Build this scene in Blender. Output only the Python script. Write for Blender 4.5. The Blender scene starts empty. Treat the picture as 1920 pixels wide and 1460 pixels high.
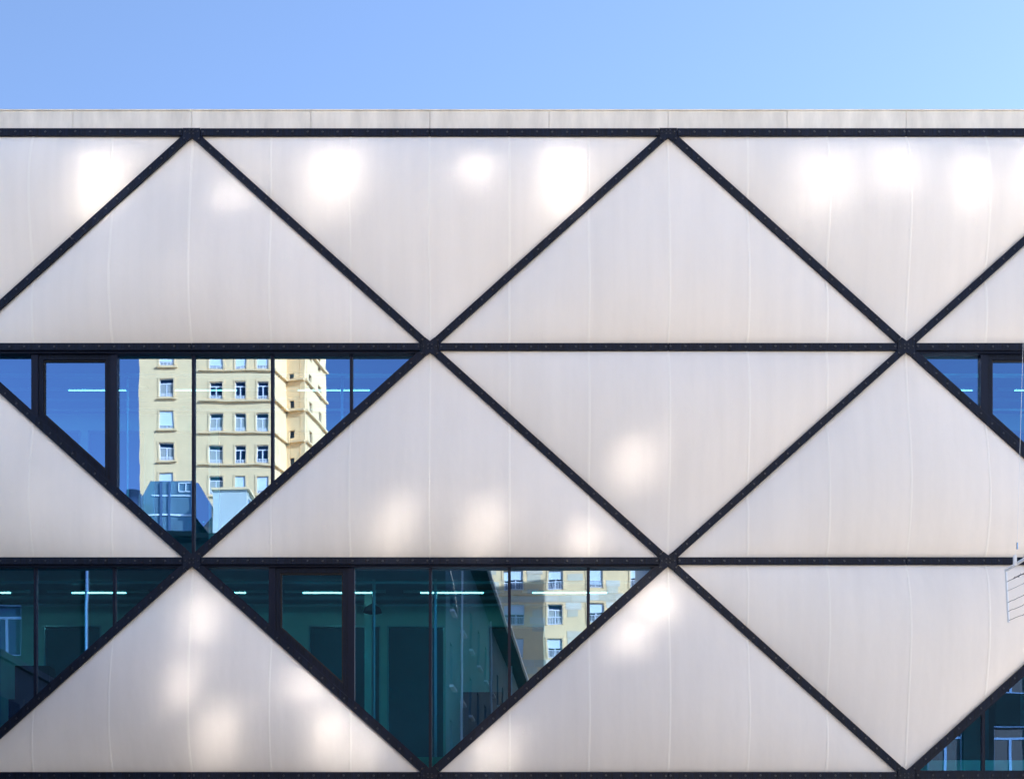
import bpy, bmesh, math, random
from mathutils import Vector, noise
random.seed(7)
R = math.radians
S = bpy.context.scene
COL = S.collection

# ------------------------------------------------------------------ camera
cam = bpy.data.cameras.new('camera'); camo = bpy.data.objects.new('camera', cam); COL.objects.link(camo)
camo.location = (0, -26, 1.6); camo.rotation_euler = (R(90), 0, 0)
cam.lens = 48.75; cam.sensor_width = 36; cam.shift_y = 0.5328; cam.clip_end = 6000
S.camera = camo
# ------------------------------------------------------------------ sky and sun
SUN = Vector((.72, .50, .48)).normalized()
w = bpy.data.worlds.new('World'); S.world = w; w.use_nodes = True
nt = w.node_tree; sk = nt.nodes.new('ShaderNodeTexSky'); sk.sky_type = 'NISHITA'; sk.sun_disc = False
sk.sun_elevation = math.asin(SUN.z); sk.sun_rotation = math.atan2(SUN.x, SUN.y)
sk.dust_density = 0.15; sk.air_density = 0.6; sk.ozone_density = 1.7; sk.altitude = 300
nt.links.new(sk.outputs[0], nt.nodes['Background'].inputs[0])
nt.nodes['Background'].inputs[1].default_value = 0.099
ld = bpy.data.lights.new('sun', 'SUN'); ld.energy = 5; ld.angle = R(.5); ld.color = (1, .95, .87)
lo = bpy.data.objects.new('sun', ld); lo.rotation_euler = SUN.to_track_quat('Z', 'Y').to_euler(); COL.objects.link(lo)
lo.location = (60, 40, 60)
vs = S.view_settings; vs.view_transform = 'Standard'; vs.look = 'None'; vs.exposure = 1.95; vs.gamma = 1; vs.use_curve_mapping = False
C = S.cycles
C.use_guiding = True; C.use_surface_guiding = True; C.guiding_training_samples = 128
C.use_adaptive_sampling = False; C.blur_glossy = 0; C.caustics_reflective = True
C.use_denoising = True; C.max_bounces = 7; C.diffuse_bounces = 3; C.transparent_max_bounces = 10
C.sample_clamp_indirect = 0; C.sample_clamp_direct = 0

# ------------------------------------------------------------------ helpers
def tag(o, label=None, cat=None, group=None, kind=None):
    for k, v in (('label', label), ('category', cat), ('group', group), ('kind', kind)):
        if v: o[k] = v
    return o
def thing(name, label, cat, loc, group=None):
    o = bpy.data.objects.new(name, None); COL.objects.link(o); o.location = loc; o.empty_display_size = .5
    return tag(o, label, cat, group)
def root_loc(p):
    while p and p.parent: p = p.parent
    return Vector(p.location) if p else Vector((0, 0, 0))
class MB:
    def __init__(s): s.v = []; s.f = []
    def face(s, pts):
        n = len(s.v); s.v += [Vector(p) for p in pts]; s.f.append(tuple(range(n, n + len(pts)))); return s
    def prism(s, a, b):      # two matching rings
        n = len(s.v); k = len(a); s.v += [Vector(p) for p in a] + [Vector(p) for p in b]
        s.f.append(tuple(range(n, n + k))); s.f.append(tuple(range(n + 2*k - 1, n + k - 1, -1)))
        for i in range(k):
            j = (i + 1) % k; s.f.append((n + i, n + k + i, n + k + j, n + j))
        return s
    def box(s, x0, x1, y0, y1, z0, z1, T=None):
        T = T or (lambda x, y, z: Vector((x, y, z)))
        return s.prism([T(x0, y0, z0), T(x1, y0, z0), T(x1, y1, z0), T(x0, y1, z0)],
                       [T(x0, y0, z1), T(x1, y0, z1), T(x1, y1, z1), T(x0, y1, z1)])
    def tube(s, pts, r, k=8):
        pts = [Vector(p) for p in pts]; n0 = len(s.v)
        for i, p in enumerate(pts):
            d = (pts[min(i + 1, len(pts) - 1)] - pts[max(i - 1, 0)]).normalized()
            a = d.cross(Vector((0, 0, 1)) if abs(d.z) < .9 else Vector((1, 0, 0))).normalized(); b = d.cross(a)
            for q in range(k):
                t = 2 * math.pi * q / k; s.v.append(p + a * (r * math.cos(t)) + b * (r * math.sin(t)))
        for i in range(len(pts) - 1):
            for q in range(k):
                u = (q + 1) % k
                s.f.append((n0 + i*k + q, n0 + i*k + u, n0 + (i+1)*k + u, n0 + (i+1)*k + q))
        s.f.append(tuple(n0 + q for q in range(k))[::-1]); s.f.append(tuple(n0 + (len(pts)-1)*k + q for q in range(k)))
        return s
    def build(s, name, m, parent=None, smooth=False, recalc=True):
        off = root_loc(parent)
        me = bpy.data.meshes.new(name); me.from_pydata([tuple(v - off) for v in s.v], [], s.f)
        if recalc:
            bm = bmesh.new(); bm.from_mesh(me); bmesh.ops.recalc_face_normals(bm, faces=bm.faces); bm.to_mesh(me); bm.free()
        if smooth: me.polygons.foreach_set('use_smooth', [True] * len(me.polygons))
        me.materials.append(m); o = bpy.data.objects.new(name, me); COL.objects.link(o); o.parent = parent
        return o

# ------------------------------------------------------------------ materials
def mat(name, col, rough=.6, metal=0, var=0.0, scale=2.0, stretch=(1, 1, 1), bump=0, bscale=40, spec=.5, emit=0, rvar=0):
    m = bpy.data.materials.new(name); m.use_nodes = True; n = m.node_tree; b = n.nodes['Principled BSDF']
    b.inputs['Base Color'].default_value = (*col, 1); b.inputs['Roughness'].default_value = rough
    b.inputs['Metallic'].default_value = metal; b.inputs['Specular IOR Level'].default_value = spec
    if emit:
        b.inputs['Emission Color'].default_value = (*col, 1); b.inputs['Emission Strength'].default_value = emit
    if var or bump or rvar:
        tc = n.nodes.new('ShaderNodeTexCoord'); mp = n.nodes.new('ShaderNodeMapping'); mp.inputs['Scale'].default_value = stretch
        n.links.new(tc.outputs['Object'], mp.inputs[0])
    if var or rvar:
        nz = n.nodes.new('ShaderNodeTexNoise'); nz.inputs['Scale'].default_value = scale; nz.inputs['Detail'].default_value = 6
        nz.inputs['Roughness'].default_value = .65
        n.links.new(mp.outputs[0], nz.inputs['Vector'])
    if var:
        mr = n.nodes.new('ShaderNodeMapRange'); mr.inputs['From Min'].default_value = .3; mr.inputs['From Max'].default_value = .7
        mr.inputs['To Min'].default_value = 1 - var; mr.inputs['To Max'].default_value = 1 + var * .5
        n.links.new(nz.outputs[0], mr.inputs[0])
        mx = n.nodes.new('ShaderNodeVectorMath'); mx.operation = 'SCALE'; mx.inputs[0].default_value = col
        n.links.new(mr.outputs[0], mx.inputs['Scale']); n.links.new(mx.outputs[0], b.inputs['Base Color'])
    if rvar:
        m2 = n.nodes.new('ShaderNodeMapRange'); m2.inputs['To Min'].default_value = rough - rvar; m2.inputs['To Max'].default_value = rough + rvar
        n.links.new(nz.outputs[0], m2.inputs[0]); n.links.new(m2.outputs[0], b.inputs['Roughness'])
    if bump:
        bz = n.nodes.new('ShaderNodeTexNoise'); bz.inputs['Scale'].default_value = bscale; bz.inputs['Detail'].default_value = 4
        n.links.new(tc.outputs['Object'], bz.inputs['Vector'])
        bp = n.nodes.new('ShaderNodeBump'); bp.inputs['Strength'].default_value = bump; bp.inputs['Distance'].default_value = .02
        n.links.new(bz.outputs[0], bp.inputs['Height']); n.links.new(bp.outputs[0], b.inputs['Normal'])
    return m

def fabric():
    m = mat('white_cushion_film', (.95, .872, .805), .72, spec=.2)
    n = m.node_tree; b = n.nodes['Principled BSDF']
    tc = n.nodes.new('ShaderNodeTexCoord')
    def nz(scale, stretch, det=5):
        mp = n.nodes.new('ShaderNodeMapping'); mp.inputs['Scale'].default_value = stretch
        n.links.new(tc.outputs['Object'], mp.inputs[0])
        t = n.nodes.new('ShaderNodeTexNoise'); t.inputs['Scale'].default_value = scale; t.inputs['Detail'].default_value = det
        n.links.new(mp.outputs[0], t.inputs['Vector']); return t
    big = nz(.55, (1, .3, .6)); streak = nz(5, (1, .2, .06)); fine = nz(90, (1, 1, .15), 3); weave = nz(220, (.2, 1, 1), 2)
    def rng(t, lo, hi, a=.3, b_=.7):
        r = n.nodes.new('ShaderNodeMapRange'); r.inputs['From Min'].default_value = a; r.inputs['From Max'].default_value = b_
        r.inputs['To Min'].default_value = lo; r.inputs['To Max'].default_value = hi; n.links.new(t.outputs[0], r.inputs[0]); return r
    rs = [rng(big, .965, 1.02), rng(streak, .968, 1.01), rng(fine, .99, 1.005), rng(weave, .988, 1.008)]
    cur = rs[0].outputs[0]
    oi = n.nodes.new('ShaderNodeObjectInfo'); ro = n.nodes.new('ShaderNodeMapRange'); ro.inputs['To Min'].default_value = .965; ro.inputs['To Max'].default_value = 1.0
    n.links.new(oi.outputs['Random'], ro.inputs[0]); rs.append(ro)
    for r in rs[1:]:
        mu = n.nodes.new('ShaderNodeMath'); mu.operation = 'MULTIPLY'; n.links.new(cur, mu.inputs[0]); n.links.new(r.outputs[0], mu.inputs[1]); cur = mu.outputs[0]
    mx = n.nodes.new('ShaderNodeVectorMath'); mx.operation = 'SCALE'; mx.inputs[0].default_value = (.95, .872, .805)
    n.links.new(cur, mx.inputs['Scale']); n.links.new(mx.outputs[0], b.inputs['Base Color'])
    bp = n.nodes.new('ShaderNodeBump'); bp.inputs['Strength'].default_value = .10; bp.inputs['Distance'].default_value = .004
    n.links.new(fine.outputs[0], bp.inputs['Height']); n.links.new(bp.outputs[0], b.inputs['Normal'])
    soft = nz(1.6, (1, 1, .4), 3); b2 = n.nodes.new('ShaderNodeBump'); b2.inputs['Strength'].default_value = .35; b2.inputs['Distance'].default_value = .05
    n.links.new(soft.outputs[0], b2.inputs['Height']); n.links.new(b2.outputs[0], bp.inputs['Normal'])
    return m
def glass(name, fac, refl, trans, wav=.0, wscale=.5):
    m = bpy.data.materials.new(name); m.use_nodes = True; n = m.node_tree
    n.nodes.remove(n.nodes['Principled BSDF']); out = n.nodes['Material Output']
    g = n.nodes.new('ShaderNodeBsdfGlossy'); g.inputs['Color'].default_value = (*refl, 1); g.inputs['Roughness'].default_value = 0.0
    t = n.nodes.new('ShaderNodeBsdfTransparent'); t.inputs['Color'].default_value = (*trans, 1)
    mx = n.nodes.new('ShaderNodeMixShader')
    fr = n.nodes.new('ShaderNodeFresnel'); fr.inputs['IOR'].default_value = 1.5
    ad = n.nodes.new('ShaderNodeMath'); ad.operation = 'ADD'; ad.use_clamp = True; ad.inputs[1].default_value = fac
    n.links.new(fr.outputs[0], ad.inputs[0]); n.links.new(ad.outputs[0], mx.inputs[0])
    n.links.new(t.outputs[0], mx.inputs[1]); n.links.new(g.outputs[0], mx.inputs[2]); n.links.new(mx.outputs[0], out.inputs['Surface'])
    if wav:
        tc = n.nodes.new('ShaderNodeTexCoord'); nz = n.nodes.new('ShaderNodeTexNoise'); nz.inputs['Scale'].default_value = wscale; nz.inputs['Detail'].default_value = 2
        n.links.new(tc.outputs['Object'], nz.inputs['Vector'])
        bp = n.nodes.new('ShaderNodeBump'); bp.inputs['Strength'].default_value = 1; bp.inputs['Distance'].default_value = wav
        n.links.new(nz.outputs[0], bp.inputs['Height']); n.links.new(bp.outputs[0], g.inputs['Normal'])
    return m
M = dict(
    film=fabric(),
    seam=mat('weld_seam', (.96, .89, .815), .7),
    steel=mat('dark_strip_steel', (.005, .010, .027), .5, 0, var=.8, scale=5, stretch=(8, 1, .4), bump=.3, bscale=30, rvar=.2, spec=.22),
    bolt=mat('bolt_steel', (.05, .055, .07), .35, .6),
    frame=mat('window_frame_dark', (.003, .007, .024), .4, spec=.25),
    gasket=mat('gasket_black', (.006, .006, .008), .6),
    fascia=mat('fascia_metal', (.86, .79, .70), .5, 0, var=.22, scale=1.2, stretch=(2, 1, .5), rvar=.1),
    glass=glass('blue_coated_glass', .40, (.40, .615, 1.0), (.15, .74, .92), .0006, .8),
    wall=mat('interior_white_wall', (.85, .86, .76), .8, var=.05),
    ceil=mat('interior_ceiling', (.20, .27, .32), .8, var=.08),
    floor=mat('interior_floor', (.30, .36, .30), .4),
    door=mat('interior_door_blue', (.05, .16, .20), .5, var=.1),
    pipe=mat('galvanised_pipe', (.6, .65, .68), .3, .7),
    tube=mat('ceiling_tube', (1, .97, .9), .5, emit=2.5),
    green=mat('pale_green_panel', (.18, .5, .3), .6),
    black=mat('dark_furniture', (.015, .017, .02), .6),
    stone=mat('warm_limestone', (.93, .64, .32), .8, var=.10, scale=.6, bump=.3, bscale=3),
    trim=mat('limestone_trim', (.88, .61, .31), .8, var=.1),
    white=mat('white_window_paint', (.8, .8, .8), .5),
    blind=mat('pale_roller_shutter', (.66, .74, .76), .6),
    dglass=mat('dark_window_glass', (.008, .018, .05), .08, 0, spec=.3),
    curtain=mat('grey_curtain', (.35, .36, .33), .8),
    render_=mat('weathered_grey_render', (.15, .24, .27), .8, var=.25, scale=.5, bump=.3, bscale=2),
    darkwall=mat('shade_dark_front', (.004, .010, .012), .9, var=.3, scale=.4, spec=.1),  # near-black so the sunlit town house front looks shaded
    zinc=mat('zinc_roof', (.22, .32, .42), .25, .8, var=.1),
    chrome=mat('steel_flue', (.8, .8, .82), .15, 1),
    sglass=mat('rooftop_glass', (.22, .36, .40), .04, .55, var=.35, scale=.5, stretch=(2, 1, .3)),
    lglass=mat('pale_lift_glass', (.55, .58, .50), .2, .1, var=.1, scale=.6),
    blocker=mat('blue_black_blocker', (.006, .02, .04), .7, var=.2),  # added light blocker, blue tint put in to cool the bounce
    mirror2=mat('bright_casement_glass', (.18, .175, .17), .06, 1, bump=.035, bscale=2.2),
    mirror=mat('sun_facing_casement_glass', (.12, .117, .115), .07, 1, bump=.035, bscale=2.2),
    conc=mat('pale_concrete', (.72, .66, .58), .8, var=.12, scale=.3),
    asphalt=mat('asphalt', (.14, .135, .13), .85, var=.2, scale=1.5, bump=.3, bscale=20),
    paving=mat('pale_paving', (.68, .61, .53), .8, var=.12, scale=.8),
    earth=mat('ground_gravel', (.66, .585, .50), .9, var=.15, scale=.05),
    paint=mat('road_paint', (.75, .75, .72), .6),
    gal=mat('galvanised_bar', (.85, .85, .87), .35, .1),
    wire=mat('dark_wire', (.10, .10, .12), .5, .6),
)

# ------------------------------------------------------------------ ground
def struct(name, m, x0, x1, y0, y1, z0, z1):
    o = MB().box(x0, x1, y0, y1, z0, z1).build(name, m); o['kind'] = 'structure'; return o
struct('ground', M['earth'], -2500, 2500, -2500, 2500, -1, 0)
struct('road', M['asphalt'], -300, 300, -22, -6, .001, .02)
struct('pavement', M['paving'], -300, 300, -6, -.2, .001, .14)
struct('pavement', M['paving'], -300, 300, -29.8, -22, .001, .14)
for i in range(-20, 20):
    o = struct('road_marking', M['paint'], i * 6, i * 6 + 3, -14.08, -13.92, .021, .025)

# ------------------------------------------------------------------ white cushion building
HW, RH = 4.455, 4.01                      # half period and row height of the triangle lattice
ZR = [16.61, 12.60, 8.60, 4.59, .59]      # heights of the horizontal strips
X0 = -5.99                                # node under the first apex in the frame
N = 26                                    # cushion mesh divisions
bld = thing('cushion_facade_building', 'white building clad in bulging triangular cushions between dark riveted steel strips', 'building', (-1.535, 0, 0))
def nodes(r): return [X0 + 2 * HW * k + (HW if r % 2 else 0) for k in range(-2, 4)]
BX0, BX1 = X0 - 2 * HW + .0, X0 + 5 * HW
PW = .85
def pillow(tri, x, z, h):
    (ax, az), (bx, bz), (cx, cz) = tri
    d = (bz - cz) * (ax - cx) + (cx - bx) * (az - cz)
    l1 = ((bz - cz) * (x - cx) + (cx - bx) * (z - cz)) / d
    l2 = ((cz - az) * (x - cx) + (ax - cx) * (z - cz)) / d
    q = 27 * max(l1, 0) * max(l2, 0) * max(1 - l1 - l2, 0)
    return h * q ** PW
def shrink(tri, t):
    c = (sum(p[0] for p in tri) / 3, sum(p[1] for p in tri) / 3); return inset(tri, t)
def inset(poly, t):          # convex polygon, any winding
    n = len(poly); A = sum(poly[i][0]*poly[(i+1)%n][1] - poly[(i+1)%n][0]*poly[i][1] for i in range(n))
    P = poly if A > 0 else poly[::-1]; L = []
    for i in range(n):
        a, b = Vector(P[i]), Vector(P[(i+1) % n]); d = (b - a).normalized(); nn = Vector((-d.y, d.x))
        L.append((a + nn * (t[i] if isinstance(t, list) else t), d))
    out = []
    for i in range(n):
        p, d = L[i-1]; q, e = L[i]; k = d.x*e.y - d.y*e.x
        u = ((q.x-p.x)*e.y - (q.y-p.y)*e.x) / k; r = p + d*u; out.append((r.x, r.y))
    return out
def clipx(poly, xa, xb):
    def cut(P, f):
        o = []
        for i in range(len(P)):
            a, b = P[i-1], P[i]; fa, fb = f(a), f(b)
            if (fa >= 0) != (fb >= 0):
                t = fa / (fa - fb); o.append((a[0] + (b[0]-a[0])*t, a[1] + (b[1]-a[1])*t))
            if fb >= 0: o.append(b)
        return o
    P = cut(poly, lambda p: p[0] - xa); P = cut(P, lambda p: xb - p[0]) if P else P
    Q = []
    for p in P:
        if not Q or (abs(p[0]-Q[-1][0]) + abs(p[1]-Q[-1][1])) > 1e-4: Q.append(p)
    if len(Q) > 2 and (abs(Q[0][0]-Q[-1][0]) + abs(Q[0][1]-Q[-1][1])) < 1e-4: Q.pop()
    return Q
def cushion(tri):
    T = inset(tri, .045); h = .38 + random.uniform(-.03, .03)
    mb = MB(); idx = {}
    for i in range(N + 1):
        for j in range(N + 1 - i):
            a, b = i / N, j / N; c = 1 - a - b
            # cluster rows towards the edges for a clean rim
            x = a*T[0][0] + b*T[1][0] + c*T[2][0]; z = a*T[0][1] + b*T[1][1] + c*T[2][1]
            idx[i, j] = len(mb.v); mb.v.append(Vector((x, -.012 - pillow(T, x, z, h), z)))
    for i in range(N):
        for j in range(N - i):
            mb.f.append((idx[i, j], idx[i+1, j], idx[i, j+1]))
            if i + j < N - 1: mb.f.append((idx[i+1, j], idx[i+1, j+1], idx[i, j+1]))
    if True:
        o = mb.build('cushion_panel', M['film'], bld, smooth=True, recalc=False)
        me = o.data
        if me.polygons[len(me.polygons)//2].normal.y > 0: me.flip_normals()
    xs = [p[0] for p in T]
    k0 = math.ceil((min(xs) + .15 - X0) / (HW/3)); k1 = math.floor((max(xs) - .15 - X0) / (HW/3))
    for k in range(k0, k1 + 1):
        x = X0 + k * HW / 3
        zs = [p[1] for p in clipx(T, x - .001, x + .001)]
        if not zs: continue
        za, zb = min(zs) + .02, max(zs) - .02
        if zb - za < .3: continue
        s = MB(); nseg = 28; wob = random.uniform(-.004, .004)
        rows = []
        for q in range(nseg + 1):
            z = za + (zb - za) * q / nseg; row = []
            for dx, e in ((-.024, .0), (-.008, .0022), (.008, .0022), (.024, .0)):
                xx = x + dx + wob * math.sin(q * .4)
                row.append(Vector((xx, -.0135 - pillow(T, xx, z, h) - e, z)))
            rows.append(row)
        for q in range(nseg):
            for e in range(3): s.face([rows[q][e], rows[q][e+1], rows[q+1][e+1], rows[q+1][e]])
        s.build('weld_seam', M['seam'], o, recalc=False)
    return o

SW = .067                                   # half width of a strip
def strip(a, b, tag_top=False):
    """a flat steel strip from node a to node b in two lengths, with bolts"""
    a, b = Vector(a), Vector(b); d = (b - a).normalized(); n = Vector((-d.y, d.x)); L = (b - a).length
    hz = abs(d.y) < .01
    g = .17 if hz else .19
    segs = [(g, L/2 - .003), (L/2 + .003, L - g)]
    for s0, s1 in segs:
        y0, y1 = -.085 + random.uniform(-.002, .002), -.03
        def T(s, t, y):
            p = a + d*s + n*t; return Vector((p.x, y, p.y))
        mb = MB(); c = .006
        ring = lambda y, k: [T(s0 + k, -SW + k, y), T(s1 - k, -SW + k, y), T(s1 - k, SW - k, y), T(s0 + k, SW - k, y)]
        mb.prism(ring(y0, c), ring(y0 + c, 0)); mb2 = MB()
        mb.prism(ring(y0 + c, 0), ring(y1, 0))
        o = mb.build('steel_strip', M['steel'], bld)
        bb = MB(); k = int((s1 - s0) / .28)
        for i in range(k + 1):
            s = s0 + (s1 - s0 - k*.28)/2 + i * .28
            t = random.uniform(-.006, .006); r = .021; ctr = (s, t)
            lo_ = [T(s + r*math.cos(q*math.pi/3), t + r*math.sin(q*math.pi/3), y0) for q in range(6)]
            hi_ = [T(s + r*.8*math.cos(q*math.pi/3), t + r*.8*math.sin(q*math.pi/3), y0 - .014) for q in range(6)]
            bb.prism(lo_, hi_)
        bo = bb.build('bolt_row', M['bolt'], o); bo['kind'] = 'stuff'
def gusset(x, z, top=False):
    mb = MB(); y0 = -.088
    A = math.atan2(RH, HW)
    pts = []
    g = .163; gd = .183
    arms = [(0, g), (A, gd), (math.pi - A, gd), (math.pi, g), (math.pi + A, gd), (-A, gd)]
    if top: arms = [(0, g), (math.pi, g), (math.pi + A, gd), (2*math.pi - A, gd)]
    for an, gg in arms:
        d = Vector((math.cos(an), math.sin(an))); n = Vector((-d.y, d.x))
        pts.append((d*gg - n*SW)); pts.append((d*gg + n*SW))
        if abs(an - A) < .01: pts.append(Vector((0, .104)))
        if abs(an - math.pi - A) < .01: pts.append(Vector((0, -.104)))
    P = [(x + p.x, z + p.y) for p in pts]
    # fan polygon through arm ends; points between neighbouring arms sit at the notch
    mb.prism([(p[0], y0, p[1]) for p in P], [(p[0], -.03, p[1]) for p in P])
    o = mb.build('node_plate', M['steel'], bld)
    gr = MB()
    gr.box(x - .075, x + .075, y0 - .0015, y0 + .001, z - .003, z + .003)
    for sx in (-1, 1):
        for sz in ((-1, 1) if not top else (-1,)):
            a = Vector((x + sx*.075, z)); b = Vector((x + sx*.128, z + sz*.055)); d = (b-a).normalized(); n = Vector((-d.y, d.x))*.003
            gr.prism([(a.x-n.x, y0-.0015, a.y-n.y), (b.x-n.x, y0-.0015, b.y-n.y), (b.x+n.x, y0-.0015, b.y+n.y), (a.x+n.x, y0-.0015, a.y+n.y)],
                     [(a.x-n.x, y0+.001, a.y-n.y), (b.x-n.x, y0+.001, b.y-n.y), (b.x+n.x, y0+.001, b.y+n.y), (a.x+n.x, y0+.001, a.y+n.y)])
    gr.build('plate_joint', M['gasket'], o)
    bb = MB()
    for bx, bz in ((-.035, -.035), (.035, -.035), (-.035, .035), (.035, .035), (-.12, 0), (.12, 0)):
        if top and bz > 0: bz = 0.03
        r = .016
        bb.prism([(x+bx+r*math.cos(q*math.pi/3), y0, z+bz+r*math.sin(q*math.pi/3)) for q in range(6)],
                 [(x+bx+r*.8*math.cos(q*math.pi/3), y0-.012, z+bz+r*.8*math.sin(q*math.pi/3)) for q in range(6)])
    b = bb.build('bolt_row', M['bolt'], o); b['kind'] = 'stuff'

def ringframe(poly, t, y0, y1, name, m, parent):
    """picture-frame ring of width t (or list per edge) round a convex polygon, from y0 back to y1"""
    n = len(poly); A = sum(poly[i][0]*poly[(i+1)%n][1] - poly[(i+1)%n][0]*poly[i][1] for i in range(n))
    O = poly if A > 0 else poly[::-1]; I = inset(O, t); mb = MB()
    for i in range(n):
        j = (i+1) % n; q = [O[i], O[j], I[j], I[i]]
        mb.prism([(p[0], y0, p[1]) for p in q], [(p[0], y1, p[1]) for p in q])
    return mb.build(name, m, parent)
def window(tri, wide=(), sashes=()):
    T = inset(tri, .055)
    win = ringframe(T, .045, -.03, .13, 'window', M['frame'], bld)
    I = inset(T, .045)
    xs = [p[0] for p in I]
    cuts = []
    k0 = math.ceil((min(xs) - X0) / (HW/3)); k1 = math.floor((max(xs) - X0) / (HW/3))
    for k in range(k0, k1 + 1):
        x = X0 + k*HW/3
        if min(abs(x - min(xs)), abs(x - max(xs))) > .3: cuts.append(x)
    for x in cuts:
        hw = .062 if any(abs(x - q) < .2 for q in wide) else .028
        P = clipx(I, x - hw, x + hw)
        if len(P) < 3: continue
        mb = MB().prism([(p[0], .02 if hw > .05 else .05, p[1]) for p in P], [(p[0], .15, p[1]) for p in P])
        mb.build('mullion', M['frame'], win)
    edges = [min(xs)] + cuts + [max(xs)]
    for a, b in zip(edges[:-1], edges[1:]):
        P = clipx(I, a, b)
        if len(P) < 3: continue
        cx = (a + b) / 2
        if any(abs(cx - q) < .5 for q in sashes):
            wa = .062 if any(abs(a - q) < .2 for q in wide) else .028
            wb = .062 if any(abs(b - q) < .2 for q in wide) else .028
            P2 = clipx(I, a + wa, b - wb)
            if len(P2) >= 3:
                ringframe(P2, .092, .045, .12, 'sash', M['steel'], win)
                ringframe(inset(P2, .088), .03, .075, .135, 'glazing_bead', M['gasket'], win)
        zc = sum(p[1] for p in P) / len(P)
        ta, tb = random.uniform(-.0012, .0012), random.uniform(-.001, .001)
        mb = MB().face([(p[0], .11 + ta*(p[0]-cx) + tb*(p[1]-zc), p[1]) for p in P])
        mb.build('pane', M['glass'], win)

WIN = {(1, 'd', 0): ((-8.9, -7.475), (-8.2,)), (1, 'd', 1): ((8.9,), (9.6,)),
       (2, 'd', 0): ((), ()), (2, 'd', 1): ((-4.45, -2.97), (-3.75,)), (2, 'u', 2): ((), ())}
def px2x(p): return (p - 960) / 100
for r in range(4):
    zt, zb = ZR[r], ZR[r+1]
    tn = [X0 + 2*HW*k + (HW if r % 2 else 0) for k in range(-2, 3)]
    bn = [X0 + 2*HW*k + (0 if r % 2 else HW) for k in range(-2, 3)]
    for t in tn:         # upward triangles (apex at the top)
        tri = [(t, zt), (t - HW, zb), (t + HW, zb)]
        if t - HW < BX0 - .1 or t + HW > BX1 + .1: continue
        if r == 2 and abs(t - px2x(2143)) < 1: window(tri)
        else: cushion(tri)
        strip((t, zt), (t - HW, zb)); strip((t, zt), (t + HW, zb))
    for b in bn:
        tri = [(b, zb), (b - HW, zt), (b + HW, zt)]
        if b - HW < BX0 - .1 or b + HW > BX1 + .1: continue
        if r == 1 and abs(b - px2x(361)) < 1: window(tri, (px2x(70), px2x(212)), (px2x(140),))
        elif r == 1 and abs(b - px2x(2143)) < 1: window(tri, (px2x(1846), px2x(1994)), (px2x(1920),))
        elif r == 2 and abs(b - px2x(-84)) < 1: window(tri)
        elif r == 2 and abs(b - px2x(807)) < 1: window(tri, (px2x(510), px2x(658)), (px2x(585),))
        else: cushion(tri)
for r in range(5):
    z = ZR[r]
    ns = [x for x in (X0 + 2*HW*k + (HW if r % 2 else 0) for k in range(-2, 4)) if BX0 - .1 <= x <= BX1 + .1]
    xs = ns if r in (0,) else ns
    for x in ns: gusset(x, z, r == 0)
    for a, b in zip(ns[:-1], ns[1:]): strip((a, z), (b, z))
# fascia above the top strip
k = 0; x = X0 - HW*2.0
while x < BX1 - .1:
    e = min(x + HW/2, BX1)
    MB().box(x + .004, e - .004, -.055 + random.uniform(-.002, .002), .1, 16.655, 17.015).build('fascia_panel', M['fascia'], bld); x = e
MB().box(BX0 - .02, BX1 + .02, -.075, .4, 17.018, 17.035).build('coping', M['fascia'], bld)
MB().box(BX0, BX1, .104, .39, 16.5, 17.01).build('parapet_core', M['conc'], bld)
MB().box(BX0, BX1, .1, 5.9, 0, .58).build('plinth', M['conc'], bld)
MB().box(BX0, BX0 + .3, .2, 5.9, .6, 16.4).build('side_wall', M['conc'], bld)
MB().box(BX1 - .3, BX1, .2, 5.9, .6, 16.4).build('side_wall', M['conc'], bld)
MB().box(BX0 + .31, BX1 - .31, 5.6, 5.9, .6, 16.4).build('rear_wall', M['conc'], bld)
MB().box(BX0, BX1, .2, 5.9, 16.42, 16.49).build('roof', M['conc'], bld)
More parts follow.
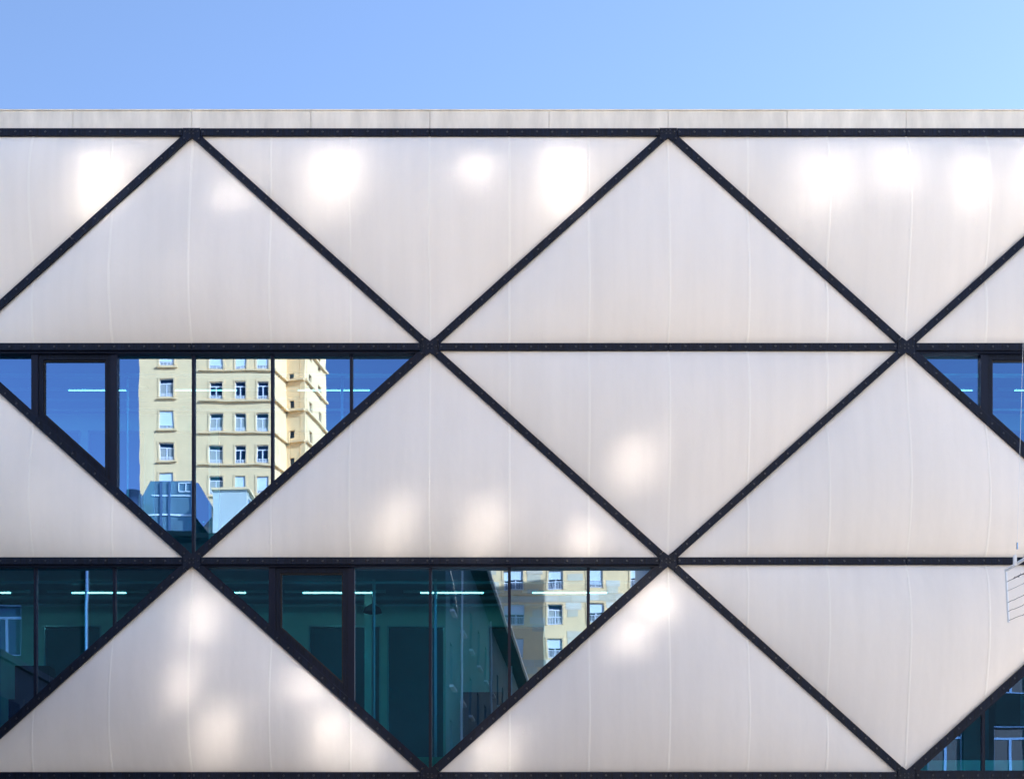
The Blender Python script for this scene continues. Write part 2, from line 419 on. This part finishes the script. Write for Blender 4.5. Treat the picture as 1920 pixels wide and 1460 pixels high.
# rooms behind the glass
for r in (1, 2, 3, 4):
    z = ZR[r]
    MB().box(BX0 + .31, BX1 - .31, .2, 5.59, z - .1, z + .07).build('floor_slab', M['ceil'], bld)
    MB().box(BX0 + .31, BX1 - .31, .2, 5.58, z + .072, z + .09).build('floor_finish', M['floor'], bld)
for r in (1, 2):
    zt, zf = ZR[r] - .1, ZR[r+1] + .09
    head = zt - (.34 if r == 1 else .42)
    MB().box(BX0 + .31, BX1 - .31, 3.0, 3.15, head, zt - .002).build('wall', M['wall'], bld)
    x = BX0 + .35; i = 0
    random.seed(11 + r)
    while x < BX1 - 1.8:
        wd = random.choice((1.2, 1.3, 1.5)); pier = random.choice((.14, .16, .9))
        MB().box(x, x + pier - .002, 3.0, 3.15, zf, head - .002).build('wall_pier', M['wall'], bld)
        d = MB().box(x + pier + .03, x + pier + wd - .03, 3.06, 3.1, zf + .01, head - .04).build('door', M['door'], bld)
        ringframe([(x + pier, zf), (x + pier + wd - .002, zf), (x + pier + wd - .002, head - .004), (x + pier, head - .004)], .028, 2.99, 3.14, 'door_frame', M['pipe'], d)
        MB().tube([(x + pier + wd - .14, 3.0, zf + 1.55), (x + pier + wd - .14, 3.05, zf + 1.55)], .02).build('handle', M['chrome'], d)
        x += pier + wd; i += 1
    for yd, dz, rr, m in ((.75, .09, .03, 'pipe'), (1.45, .10, .022, 'tube'), (2.45, .12, .03, 'pipe'), (2.1, .06, .05, 'ceil'), (.95, .05, .02, 'pipe')):
        if m == 'tube':
            xx = BX0 + 1
            while xx < BX1 - 2.2:
                MB().box(xx, xx + 2.0, 1.42, 1.5, zt - .11, zt - .07).build('light_rail', M['pipe'], bld)
                MB().tube([(xx + .1 + random.uniform(0, .4), 1.44, zt - .125), (xx + 1.9 - random.uniform(0, .5), 1.44, zt - .125)], .006 if r == 1 else .012, 6).build('ceiling_tube', M['tube'], bld)
                xx += 2.35
        else:
            MB().tube([(BX0 + .5, yd, zt - dz), (BX1 - .5, yd, zt - dz)], rr).build('ceiling_pipe', M[m], bld)
    for px in ((816, 158, 700) if r == 2 else (236, 640)):
        x = px2x(px)*1.03
        MB().tube([(x, .9, zf), (x, .9, zt)], .03).build('riser_pipe', M['pipe'], bld)
for px, w_, y_, h_, m_ in ((640, .5, 2.2, 2.1, 'black'), (690, .14, 1.9, 3.9, 'wall'), (600, .9, 2.5, 2.5, 'door'), (905, .8, 2.4, 1.9, 'black'), (60, .7, 2.2, 2.4, 'black'), (180, 1.1, 2.5, 2.7, 'door'), (30, .3, 1.5, 1.6, 'black'), (1800, .9, 2.4, 2.4, 'door'), (1890, .5, 1.8, 2.0, 'black')):
    x = px2x(px) * (26 + y_) / 26
    MB().box(x - w_/2, x + w_/2, y_, y_ + .4, ZR[3] + .095, ZR[3] + .095 + min(h_, 3.8)).build('cabinet' if w_ > .2 else 'column', M[m_], bld)
# a low green cupboard line and dark chairs seen through the lower glazing
MB().box(px2x(700), px2x(1000), .5, .8, ZR[3] + .1, ZR[3] + .42).build('sill_cupboard', M['green'], bld)
MB().box(px2x(1735), px2x(2500), .5, .8, ZR[3] + .1, ZR[3] + .36).build('sill_cupboard', M['wall'], bld)
MB().box(px2x(-400), px2x(60), .5, .8, ZR[3] + .1, ZR[3] + .8).build('cabinet', M['black'], bld)
lp = thing('pendant_lamp', 'dark pendant lamp hanging behind the glass of the lower centre window', 'lamp', (px2x(697)*1.06, 1.7, ZR[2] - .12))
lx = px2x(697)*1.06
MB().tube([(lx, 1.7, ZR[2] - .101), (lx, 1.7, ZR[2] - .38)], .008, 6).build('cord', M['black'], lp)
mb = MB(); pr = [(.03, .38), (.08, .41), (.15, .46), (.19, .55), (.18, .55), (.14, .47), (.07, .42), (.02, .39)]
for i in range(len(pr)-1):
    for q in range(20):
        a_, b_ = 2*math.pi*q/20, 2*math.pi*(q+1)/20
        mb.face([(lx + pr[m_][0]*math.cos(t_), 1.7 + pr[m_][0]*math.sin(t_), ZR[2] - pr[m_][1]) for m_, t_ in ((i, a_), (i, b_), (i+1, b_), (i+1, a_))])
mb.build('lamp_shade', M['black'], lp)

# ------------------------------------------------------------------ buildings across the street
def V(px, py, d):             # where a thing mirrored at this spot stands, d metres in front of the glass
    k = (26 + d) / 2600
    return Vector(((px - 960) * k, -d, 1.6 + (1750 - py) * k))
def wall(name, parent, p0, p1, z0, z1, holes, m, depth=.3):
    """vertical wall from p0 to p1 in plan, outward side (u.y,-u.x); holes = (s0,s1,za,zb) become real recesses"""
    p0, p1 = Vector(p0), Vector(p1); L = (p1 - p0).length; u = (p1 - p0) / L; n = Vector((u.y, -u.x))
    def T(s, o, z):
        p = p0 + u*s + n*o; return Vector((p.x, p.y, z))
    ss = sorted({0, L} | {h[0] for h in holes} | {h[1] for h in holes}); zz = sorted({z0, z1} | {h[2] for h in holes} | {h[3] for h in holes})
    mb = MB()
    for a, b in zip(ss[:-1], ss[1:]):
        for c, d in zip(zz[:-1], zz[1:]):
            if any(h[0] <= a + 1e-5 and h[1] >= b - 1e-5 and h[2] <= c + 1e-5 and h[3] >= d - 1e-5 for h in holes): continue
            mb.face([T(a, 0, c), T(b, 0, c), T(b, 0, d), T(a, 0, d)])
    for h in holes:
        a, b, c, d = h; q = -depth
        mb.face([T(a, 0, c), T(a, 0, d), T(a, q, d), T(a, q, c)]); mb.face([T(b, 0, c), T(b, q, c), T(b, q, d), T(b, 0, d)])
        mb.face([T(a, 0, c), T(a, q, c), T(b, q, c), T(b, 0, c)]); mb.face([T(a, 0, d), T(b, 0, d), T(b, q, d), T(a, q, d)])
    mb.face([T(0, -depth - .2, z0), T(L, -depth - .2, z0), T(L, -depth - .2, z1), T(0, -depth - .2, z1)])
    o = mb.build(name, m, parent, recalc=False)
    return o, T, L
def casement(parent, T, h, style, surround=True, guard='dash', depth=.3, frame=None, pane='dglass'):
    a, b, c, d = h; t = .07; q = -depth + .08; w_ = b - a
    mb = MB(); zt = c + (d - c) * .74
    for (s0, s1, z0, z1) in ((a, a+t, c, d), (b-t, b, c, d), (a+t, b-t, c, c+t), (a+t, b-t, d-t, d), (a+t, b-t, zt-.05, zt+.05)): mb.box(s0, s1, q, q+.06, z0, z1, T)
    mb.box((a+b)/2-.06, (a+b)/2+.06, q, q+.07, c+t, zt-.05, T)
    win = mb.build('window', frame or M['white'], parent)
    MB().box(a+t, b-t, q+.01, q+.03, c+t, d-t, T).build('pane', M[pane], win)
    if style == 'blind':
        MB().box(a+.02, b-.02, q+.08, q+.12, c + (d-c)*.16, d - .02, T).build('shutter', M['blind'], win)
    elif style == 'half':
        MB().box(a+.02, b-.02, q+.08, q+.12, c + (d-c)*.52, d - .02, T).build('shutter', M['blind'], win)
    elif style == 'curtain':
        MB().box(a+t+.02, a + w_*.42, q+.031, q+.04, c+t, zt-.05, T).build('curtain', M['curtain'], win)
        MB().box(b - w_*.42, b-t-.02, q+.031, q+.04, c+t, zt-.05, T).build('curtain', M['curtain'], win)
    if guard:
        g = MB(); hh = (d - c) * (.2 if guard == 'dash' else .42)
        g.box(a, b, q+.13, q+.17, c+hh-.05, c+hh, T); g.box(a, b, q+.13, q+.17, c+.06, c+.11, T)
        if guard == 'dash': g.box(a, b, q+.13, q+.17, c+hh*.5, c+hh*.5+.05, T)
        nb = 5 if guard == 'dash' else 11
        for i in range(nb):
            s = a + w_ * i / (nb-1); g.box(max(a, s-.02), min(b, s+.02), q+.131, q+.169, c+.06, c+hh, T)
        g.build('guard_rail', M['white'] if guard == 'dash' else M['gal'], win)
    if surround:
        g = MB(); e = .17
        for (s0, s1, z0, z1) in ((a-e, a, c, d+e), (b, b+e, c, d+e), (a, b, d, d+e)): g.box(s0, s1, .002, .05, z0, z1, T)
        g.build('surround', M['trim'], win)
    return win
def course(parent, T, s0, s1, z, name='string_course', d=.22, h=.14):
    return MB().box(s0, s1, .003, d, z, z+h, T).build(name, M['trim'], parent)

# --- tall limestone tower far behind the camera
D = 113; k = (26 + D) / 2600
tw = thing('limestone_tower', 'tall pale yellow limestone tower mirrored in the upper glazing, rows of small white casements', 'tower', (-30, -118, 0))
F0 = V(262, 0, D).x; F1 = V(512, 0, D).x            # front face, its left and right end in the mirror
xr = F1; L = F1 - F0
def sx(px): return F1 - V(px, 0, D).x                # distance along the wall, which runs from +x to -x
rows = [1.6 + (1750 - py) * k for py in (900, 841, 781, 722, 663, 603, 543)]; low = [rows[0] - 3.2 * i for i in range(1, 10)]
zlist = rows + low
cols = [(487, 22), (445, 21), (399, 24), (313, 27)]
holes = []; st = {}
styles = {(0, 0): 'blind', (0, 1): 'blind', (0, 2): 'curtain', (0, 3): 'half', (1, 0): 'open', (1, 1): 'open', (1, 2): 'curtain', (1, 3): 'curtain',
          (2, 0): 'curtain', (2, 1): 'curtain', (2, 2): 'curtain', (2, 3): 'blind', (3, 0): 'open', (3, 1): 'open', (3, 2): 'open', (3, 3): 'curtain',
          (4, 0): 'blind', (4, 1): 'blind', (4, 2): 'blind', (4, 3): 'blind'}
for i, z in enumerate(zlist):
    for j, (px, wpx) in enumerate(cols):
        c = sx(px); hw = wpx * k / 2; h = (c - hw, c + hw, z - .95, z + .85); holes.append(h)
        st[h] = styles.get((i, j), random.choice(('open', 'open', 'curtain', 'blind')))
wl, T, LL = wall('wall', tw, (F1, -D), (F0, -D), 0, 72, holes, M['stone'])
for h in holes: casement(tw, T, h, st[h])
for z in zlist:
    course(tw, T, .05, sx(368), z - 1.22); course(tw, T, sx(333), sx(295), z - 1.22, 'sill')
# angled bay on the right of the tower and the side face beyond it
b0 = V(512, 0, D); b1 = V(538, 0, D + 3.2); b2 = V(573, 0, D + 2.6); b3 = V(612, 0, D + 9)
zs_ = [1.6 + (1750 - py) * (26 + D + 2.8)/2600 for py in (912, 858, 804, 750, 698, 645)]
w1, T1, L1 = wall('wall', tw, (b1.x, b1.y), (b0.x, b0.y), 0, 72, [], M['stone'])
w2, T2, L2 = wall('wall', tw, (b2.x, b2.y), (b1.x, b1.y), 0, 72, [(L2a, L2a + .55, z - .45, z + .4) for L2a in (1.2,) for z in zs_], M['stone'])
for z in zs_:
    h = (1.2, 1.75, z - .45, z + .4)
    win = MB().box(h[0], h[1], -.26, -.22, h[2], h[3], T2).build('window', M['dglass'], tw)
    MB().box(h[0], h[0]+.05, -.219, -.17, h[2], h[3], T2).build('frame', M['white'], win)
hs = []
for z in zs_:
    for s_ in (1.6, 4.4): hs.append((s_, s_ + .8, z - .7, z + .7))
w3, T3, L3 = wall('wall', tw, (b3.x, b3.y), (b2.x, b2.y), 0, 72, hs, M['stone'])
for h in hs: MB().box(h[0], h[1], -.26, -.22, h[2], h[3], T3).build('window', M['dglass'], tw)
for z in zlist:
    for TT, l in ((T1, L1), (T2, L2), (T3, L3)): course(tw, TT, 0, l, z - 1.22, d=.3, h=.2)
b4 = Vector((F0, -D)); b5 = Vector((F0 - .5, -D - 16))
wall('wall', tw, (b4.x, b4.y), (b5.x, b5.y), 0, 72, [], M['trim'])
wall('wall', tw, (b5.x, b5.y), (b3.x, b3.y), 0, 72, [], M['stone'])
MB().prism([(F1, -D, 72), (F0, -D, 72), (b5.x, b5.y, 72), (b3.x, b3.y, 72), (b2.x, b2.y, 72), (b1.x, b1.y, 72)],
           [(F1, -D, 72.6), (F0, -D, 72.6), (b5.x, b5.y, 72.6), (b3.x, b3.y, 72.6), (b2.x, b2.y, 72.6), (b1.x, b1.y, 72.6)]).build('roof', M['zinc'], tw)

# --- sunlit apartment house closing the side street
D = 104; k = (26 + D) / 2600
sb = thing('limestone_apartment_house', 'sunlit limestone apartment house with half drawn shutters mirrored in the lower glazing', 'building', (4, -110, 0))
E0 = V(905, 0, D).x; E1 = V(1330, 0, D).x
def sx2(px): return E1 - V(px, 0, D).x
holes = []; st = {}
for i, py in enumerate((1332, 1272, 1211, 1148, 1083, 1020)):
    for j, (px, wp) in enumerate(((1270, 27), (1194, 28), (1115, 29), (1040, 27), (965, 30))):
        c = sx2(px); z = 1.6 + (1750 - py)*k; h = (c - wp*k/2, c + wp*k/2, z - .95, z + .9); holes.append(h)
        st[h] = 'half' if (i + j) % 3 else ('blind' if i != 3 else 'curtain')
_, T, L = wall('wall', sb, (E1, -D), (E0, -D), 0, 1.6 + 900*k, holes, M['stone'])
for h in holes: casement(sb, T, h, st[h], True, 'rail')
for py in (1112, 1052): course(sb, T, sx2(1010), sx2(935), 1.6 + (1750 - py)*k)
random.seed(5); SB = []
bcols = [mat('ashlar_block', c, .85, var=.1, scale=2) for c in ((.72, .62, .43), (.66, .56, .38), (.76, .67, .50), (.70, .58, .41))]
zc = 1.6 + (1750 - 1300)*k; nb = 0
while zc < 1.6 + (1750 - 1058)*k and nb < 290:
    s_ = sx2(1235) + random.uniform(0, .5)
    while s_ < sx2(915) and nb < 290:
        wd = random.choice((1.0, 1.25, 1.5))
        if not any(h[0] - .2 < s_ + wd and h[1] + .2 > s_ and h[2] - .1 < zc + .66 and h[3] + .2 > zc for h in holes):
            MB().box(s_ + .012, s_ + wd - .012, .0, .02 + random.uniform(0, .006), zc + .012, zc + .65, T).build('stone_block', random.choice(bcols), sb); nb += 1
        s_ += wd
    zc += .67
wall('wall', sb, (E0, -D), (E0, -D - 14), 0, 1.6 + 900*k, [], M['stone'])
wall('wall', sb, (E0, -D - 14), (E1, -D - 14), 0, 1.6 + 900*k, [], M['stone'])
wall('wall', sb, (E1, -D - 14), (E1, -D), 0, 1.6 + 900*k, [], M['stone'])
MB().box(E0 - .3, E1 + .3, -D - 14.3, -D + .3, 1.6 + 900*k + .002, 1.6 + 900*k + .5).build('roof', M['zinc'], sb)

# --- town house straight across the street, shade painted into its dark walls
nh = thing('shade_painted_town_house', 'town house front with shade painted into its dark colour, mirrored in the lower left glazing', 'building', (-14, -34, 0))
D = 30; k = 56/2600; HP = 17.7
A1 = V(838, 0, D).x; A0 = -34
holes = []
for z in (2.2, 6.0, 9.4, 13.0):
    for s_ in [V(838, 0, 30).x - V(34, 0, 30).x + 3.4*i for i in range(4)]: holes.append((s_, s_ + 1.25, z, z + 2.1))
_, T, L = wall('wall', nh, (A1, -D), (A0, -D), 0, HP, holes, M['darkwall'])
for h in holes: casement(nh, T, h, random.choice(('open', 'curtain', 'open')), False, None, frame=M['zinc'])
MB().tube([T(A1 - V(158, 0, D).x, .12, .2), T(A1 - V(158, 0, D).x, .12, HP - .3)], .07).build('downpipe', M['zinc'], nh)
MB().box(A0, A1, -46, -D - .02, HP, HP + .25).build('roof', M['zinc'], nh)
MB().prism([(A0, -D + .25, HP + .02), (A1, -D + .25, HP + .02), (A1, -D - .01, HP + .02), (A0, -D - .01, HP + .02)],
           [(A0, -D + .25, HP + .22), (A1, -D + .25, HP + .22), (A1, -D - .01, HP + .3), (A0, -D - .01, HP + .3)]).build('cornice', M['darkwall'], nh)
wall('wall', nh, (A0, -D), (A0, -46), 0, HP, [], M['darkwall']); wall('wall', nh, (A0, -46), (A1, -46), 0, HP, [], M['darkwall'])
# roof structures of the town house
zr = HP + .25
def Vp(px, py, d): return V(px, py, d)
def prism_y(pts, d0, d1, name, m, parent):
    a = [V(px, py, d0) for px, py in pts]; sh = d1 - d0
    return MB().prism([tuple(p) for p in a], [(p.x, p.y - sh, p.z) for p in a]).build(name, m, parent)
lo_ = 990
sg = prism_y([(262, lo_), (262, 930), (281, 896), (360, 896), (360, lo_)], 34, 38, 'roof_skylight', M['sglass'], nh)
a = [V(px, py, 34) for px, py in ((360, 896), (366, 896), (391, 938), (391, 960), (376, 978), (360, 958))]
MB().prism([tuple(p + Vector((.003, 0, 0))) for p in a], [(p.x + .003, p.y - 3.6, p.z) for p in a]).build('skylight_flank', M['chrome'], nh)
for px in (262, 302, 318, 360):
    p, q = V(px, 898, 34), V(px, lo_, 34); MB().box(p.x - .05, p.x + .05, -34, -33.92, q.z, p.z - (.55 if px == 262 else 0)).build('glazing_bar', M['zinc'], sg)
for (x0_, x1_, y0_, y1_) in ((283, 360, 925, 923), (264, 360, 962, 959), (334, 360, 901, 899.5), (334, 360, 917, 915.5), (334, 335.5, 917, 900), (347, 348.5, 917, 900)):
    p, q = V(x0_, y0_, 34), V(x1_, y1_, 34); MB().box(p.x, q.x, -33.99, -33.95, p.z, q.z).build('glazing_bar', M['blind'], sg)
pL, pR = V(394, 990, 33), V(458, 910, 33)
lh = MB().box(pL.x, pR.x, -36, -33, zr, pR.z).build('lift_housing', M['lglass'], nh)
MB().box(pL.x - .05, pR.x + .12, -36.1, -32.9, pR.z + .002, pR.z + .1).build('lid', M['trim'], lh)
MB().box(pR.x + .002, pR.x + .05, -35.6, -33.4, zr + .3, pR.z - .25).build('vent_grille', M['zinc'], lh)
p = V(248, 915, 33); MB().tube([(p.x, -33, zr), (p.x, -33, p.z)], .30, 24).build('flue', M['chrome'], nh, smooth=True)
mb = MB(); q0 = V(236, 980, 31.5); q1 = V(385, 985, 31.5)
mb.prism([(q0.x, -30.5, zr), (q1.x, -30.5, zr), (q1.x, -32.8, zr + .6), (q0.x, -32.8, zr + .72)], [(q0.x, -30.5, zr - .1), (q1.x, -30.5, zr - .1), (q1.x, -33, zr - .1), (q0.x, -33, zr - .1)])
mb.build('roof_apron', M['sglass'], nh)

# --- long wing running away along the left of the side street
wg = thing('street_wing', 'long grey rendered wing with overhanging eaves receding down the shaded side street', 'building', (-4, -60, 0))
HW2 = 21.6
e0 = Vector((V(846, 0, 32).x - .9, -32)); e1 = Vector((V(996, 0, 90).x - .9, -90))
holes = []
Lw = (e0 - e1).length
for z in (2.5, 6.2, 9.9, 13.6, 17.2):
    for i in range(12): s_ = Lw - 3.5 - i*4.6; holes.append((s_ - 1.2, s_, z, z + 2.1))
_, T, L = wall('wall', wg, (e1.x, e1.y), (e0.x, e0.y), 0, HW2, holes, M['render_'])
for h in holes:
    wn = casement(wg, T, h, 'open', False, None)
    MB().box(h[0] - .15, h[1] + .15, .002, .2, h[2] - .12, h[2] - .002, T).build('sill', M['white'], wn)
MB().box(0, L, -.3, .9, HW2 + .002, HW2 + .22, T).build('eaves', M['darkwall'], wg)
MB().box(0, L, .902, 1.05, HW2 - .02, HW2 + .2, T).build('gutter', M['gal'], wg)
for s_ in (L - 12.3, L - 30, L - 45): MB().tube([T(s_, .12, .2), T(s_, .12, HW2)], .06).build('downpipe', M['gal'], wg)
wall('wall', wg, (e0.x, e0.y), (e0.x - 3.6, e0.y - .5), 0, HW2, [], M['render_'])
wall('wall', wg, (e0.x - 3.6, e0.y - .5), (e1.x - 3.6, e1.y), 0, HW2, [], M['render_']); wall('wall', wg, (e1.x - 3.6, e1.y), (e1.x, e1.y), 0, HW2, [], M['render_'])
MB().prism([(e0.x, e0.y, HW2 + .23), (e1.x, e1.y, HW2 + .23), (e1.x - 3.6, e1.y, HW2 + .23), (e0.x - 3.6, e0.y - .5, HW2 + .23)],
           [(e0.x - 1.2, e0.y - .6, HW2 + 1.1), (e1.x - 1.2, e1.y, HW2 + 1.1), (e1.x - 2.4, e1.y, HW2 + 1.1), (e0.x - 2.4, e0.y - .6, HW2 + 1.1)]).build('roof', M['zinc'], wg)

# --- casement house on the right corner: its ajar panes throw the soft sun patches on the cushions
ch = thing('corner_casement_house', 'tall corner house with open casements catching the sun opposite the white facade', 'building', (11, -34, 0))
P0 = Vector((6.2, -30.0)); P1 = Vector((16.0, -32.2)); HC = 46
U = (P0 - P1).normalized(); NN = Vector((U.y, -U.x))
blobs = [(190, 345, 1.0, 1.2), (440, 365, .7, .55), (628, 345, 1.15, 1.35), (893, 335, .7, .75), (1058, 335, 1.0, 1.3), (1535, 350, 1.15, 1.3), (1670, 335, 1.0, 1.2), (1805, 360, .8, 1.1), (1930, 350, .8, 1.1),
         (1190, 872, 1.0, .65), (738, 1000, .8, .9), (905, 1000, .8, .9), (1100, 1010, .8, .6), (385, 1150, .7, 1.1), (1235, 1120, .9, .9), (1180, 1190, .7, .7), (345, 1290, .6, 1.0), (580, 1280, .8, .6),
         (412, 1385, .9, 1.0), (620, 1370, .8, 1.0), (690, 1400, .8, .6), (935, 1400, .9, .9), (240, 330, .5, .5)]
# window grid of the house front
gs = [.9 + 1.62*i for i in range(6)]; gz = [24.2 + 2.35*i for i in range(9)]
slots = [(s_, z) for z in gz for s_ in gs]
holes = [(s_ - .55, s_ + .55, z - .75, z + .75) for s_, z in slots] + [(s_ - .55, s_ + .55, z - .9, z + .9) for z in [3 + 3.2*i for i in range(7)] for s_ in gs]
_, T, L = wall('wall', ch, (P1.x, P1.y), (P0.x, P0.y), 0, HC, holes, M['conc'])
for h in holes[len(slots):]: casement(ch, T, h, 'curtain', False, 'dash')
for h in holes[:len(slots)]:
    MB().box(h[0], h[1], -.28, -.24, h[2], h[3], T).build('window', M['dglass'], ch)
used = set()
def drop(bx, bz):     # slot whose straight reflection lands nearest to the wanted patch
    best = None
    for i, (s_, z) in enumerate(slots):
        if i in used: continue
        Wp = T(s_, .5, z); B = Vector((bx, -.25, bz)); dr = (B - Wp)
        tilt = dr.normalized(); n = (SUN + tilt).normalized(); c = abs(n.z) * 1.5 + abs(n.xy.angle_signed(NN.xy)) if n.xy.length else 9
        if best is None or c < best[0]: best = (c, i, n)
    return best
for px, py, bw, bh in sorted(blobs, key=lambda b: b[1]):
    bx, bz = px2x(px), 1.6 + (1750 - py)/100
    c, i, n = drop(bx, bz); used.add(i); s_, z = slots[i]
    Wp = T(s_, .45, z); n = (SUN + (Vector((bx, -.25, bz)) - Wp).normalized()).normalized()
    u = Vector((0, 0, 1)).cross(n).normalized(); v = n.cross(u).normalized(); hw, hh = bw*.5, bh*.5
    bar = MB(); ring = [(-hw, -hh), (hw, -hh), (hw, hh), (-hw, hh)]; out_ = [(-hw-.05, -hh-.05), (hw+.05, -hh-.05), (hw+.05, hh+.05), (-hw-.05, hh+.05)]
    for q in range(4):
        j = (q+1) % 4; quad = [out_[q], out_[j], ring[j], ring[q]]
        bar.prism([tuple(Wp + u*a_ + v*b_ + n*.02) for a_, b_ in quad], [tuple(Wp + u*a_ + v*b_ - n*.03) for a_, b_ in quad])
    cs = bar.build('casement', M['white'], ch)
    MB().face([tuple(Wp + u*a_ + v*b_) for a_, b_ in ring]).build('pane', M['mirror' if px > 1400 else 'mirror2'], cs)
p2 = P1 + Vector((4.0, -60)); p3 = P0 + Vector((4.0, -60))
wall('wall', ch, (P0.x, P0.y), (p3.x, p3.y), 0, HC, [], M['conc'])
wall('wall', ch, (p3.x, p3.y), (p2.x, p2.y), 0, HC, [], M['conc']); wall('wall', ch, (p2.x, p2.y), (P1.x, P1.y), 0, HC, [], M['conc'])
MB().prism([(P0.x, P0.y, HC), (P1.x, P1.y, HC), (p2.x, p2.y, HC), (p3.x, p3.y, HC)], [(P0.x, P0.y, HC+.4), (P1.x, P1.y, HC+.4), (p2.x, p2.y, HC+.4), (p3.x, p3.y, HC+.4)]).build('roof', M['zinc'], ch)

# --- dark annex added unseen left of the frame to block warm bounce
an = thing('bounce_blocker', 'low dark annex added out of view to keep warm bounce off the lower left cushion', 'building', (-14, -4, 0))
MB().box(-18, -10.7, -20, -.1, 0, 7.4).build('body', M['blocker'], an)
MB().box(-18.1, -10.6, -20.1, -.1, 7.402, 7.55).build('roof', M['blocker'], an)
for i in range(4): MB().box(-10.698, -10.66, -7.4 + 1.8*i, -6.2 + 1.8*i, 4.4, 6.6).build('window', M['dglass'], an)

# --- low dark house to the right, mirrored in the lower right glazing
rh = thing('low_dark_house', 'low dark glazed house mirrored in the lower right corner glazing', 'building', (24, -38, 0))
holes = [(1 + 3*i, 2.6 + 3*i, 1.5 + 3.6*j, 3.7 + 3.6*j) for i in range(6) for j in range(4)]
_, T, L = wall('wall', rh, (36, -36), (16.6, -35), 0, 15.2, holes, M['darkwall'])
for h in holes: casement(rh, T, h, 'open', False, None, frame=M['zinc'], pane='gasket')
MB().prism([(36, -36.01, 0), (16.6, -35.7, 0), (16.6, -50, 0), (36, -50, 0)], [(36, -36.6, 15.4), (16.6, -35.7, 15.4), (16.6, -50, 15.4), (36, -50, 15.4)]).build('core', M['darkwall'], rh)
# ------------------------------------------------------------------ hanging frame with wire strands
def Q(px, py, y): kk = (26 + y) / 2600; return Vector(((px - 960)*kk, y, 1.6 + (1750 - py)*kk))
hf = thing('hanging_wire_frame', 'light metal frame strung with twiggy dark wires hanging at the right edge', 'frame', tuple(Q(1891, 1163, -4)))
tl, bl = Q(1886, 1066, -4), Q(1891, 1163, -4); dirx = Vector((.22, -3, 0))
tr, br = tl + dirx, bl + dirx
MB().tube([tl, tr], .026, 6).build('top_bar', M['gal'], hf); MB().tube([tl, bl], .018, 6).build('side_bar', M['gal'], hf); MB().tube([tr, br], .018, 6).build('side_bar', M['gal'], hf)
random.seed(3)
for i, f in enumerate((.22, .40, .62, .79, .97)):
    a = tl.lerp(bl, f); mb = MB(); pts = [a + dirx*(q/24) + Vector((0, 0, -.05*math.sin(math.pi*q/24) + (random.uniform(-.006, .006) if i != 1 else 0))) for q in range(25)]
    mb.tube(pts, .003 if i == 1 else .0045, 5)
    if i != 1:
        st0 = random.randint(2, 7); mb.tube([p + Vector((.004, 0, .003)) for p in pts[st0:]], .009, 5)
        for q in range(st0, 25):
            for e in range(2):
                v = Vector((random.uniform(-.03, .03), random.uniform(-.05, .05), random.uniform(-.06, .06))); mb.tube([pts[q], pts[q] + v], .0025, 4)
    mb.build('wire_strand', M['wire'], hf)
cl = Q(1903, 1052, -4.45)
MB().box(cl.x - .02, cl.x + .02, cl.y - .03, cl.y + .03, cl.z - .05, cl.z + .12).build('clamp', M['gal'], hf)
top = Q(1936, 60, -4.6); pin = Q(1907, 1020, -4.45)
MB().tube([cl + Vector((0, 0, .1)), pin, top], .003, 5).build('hanger_cable', M['gal'], hf)
o = MB(); o.tube([pin - Vector((0, 0, .05)), pin - Vector((0, 0, .02)), pin + Vector((0, 0, .02)), pin + Vector((0, 0, .05))], .016, 8); o.build('turnbuckle', M['chrome'], hf)
cc = thing('overhead_span_cable', 'thin steel cable spanning the street above the hanging frame', 'cable', (top.x, -4.6, top.z))
MB().tube([(12.2, -.08, 17.03), (10.6, -2.3, (17.0 + top.z)/2 - .1), tuple(top + Vector((0, 0, .004))), (13.0, -30.9, 24)], .006, 6).build('cable', M['gal'], cc)
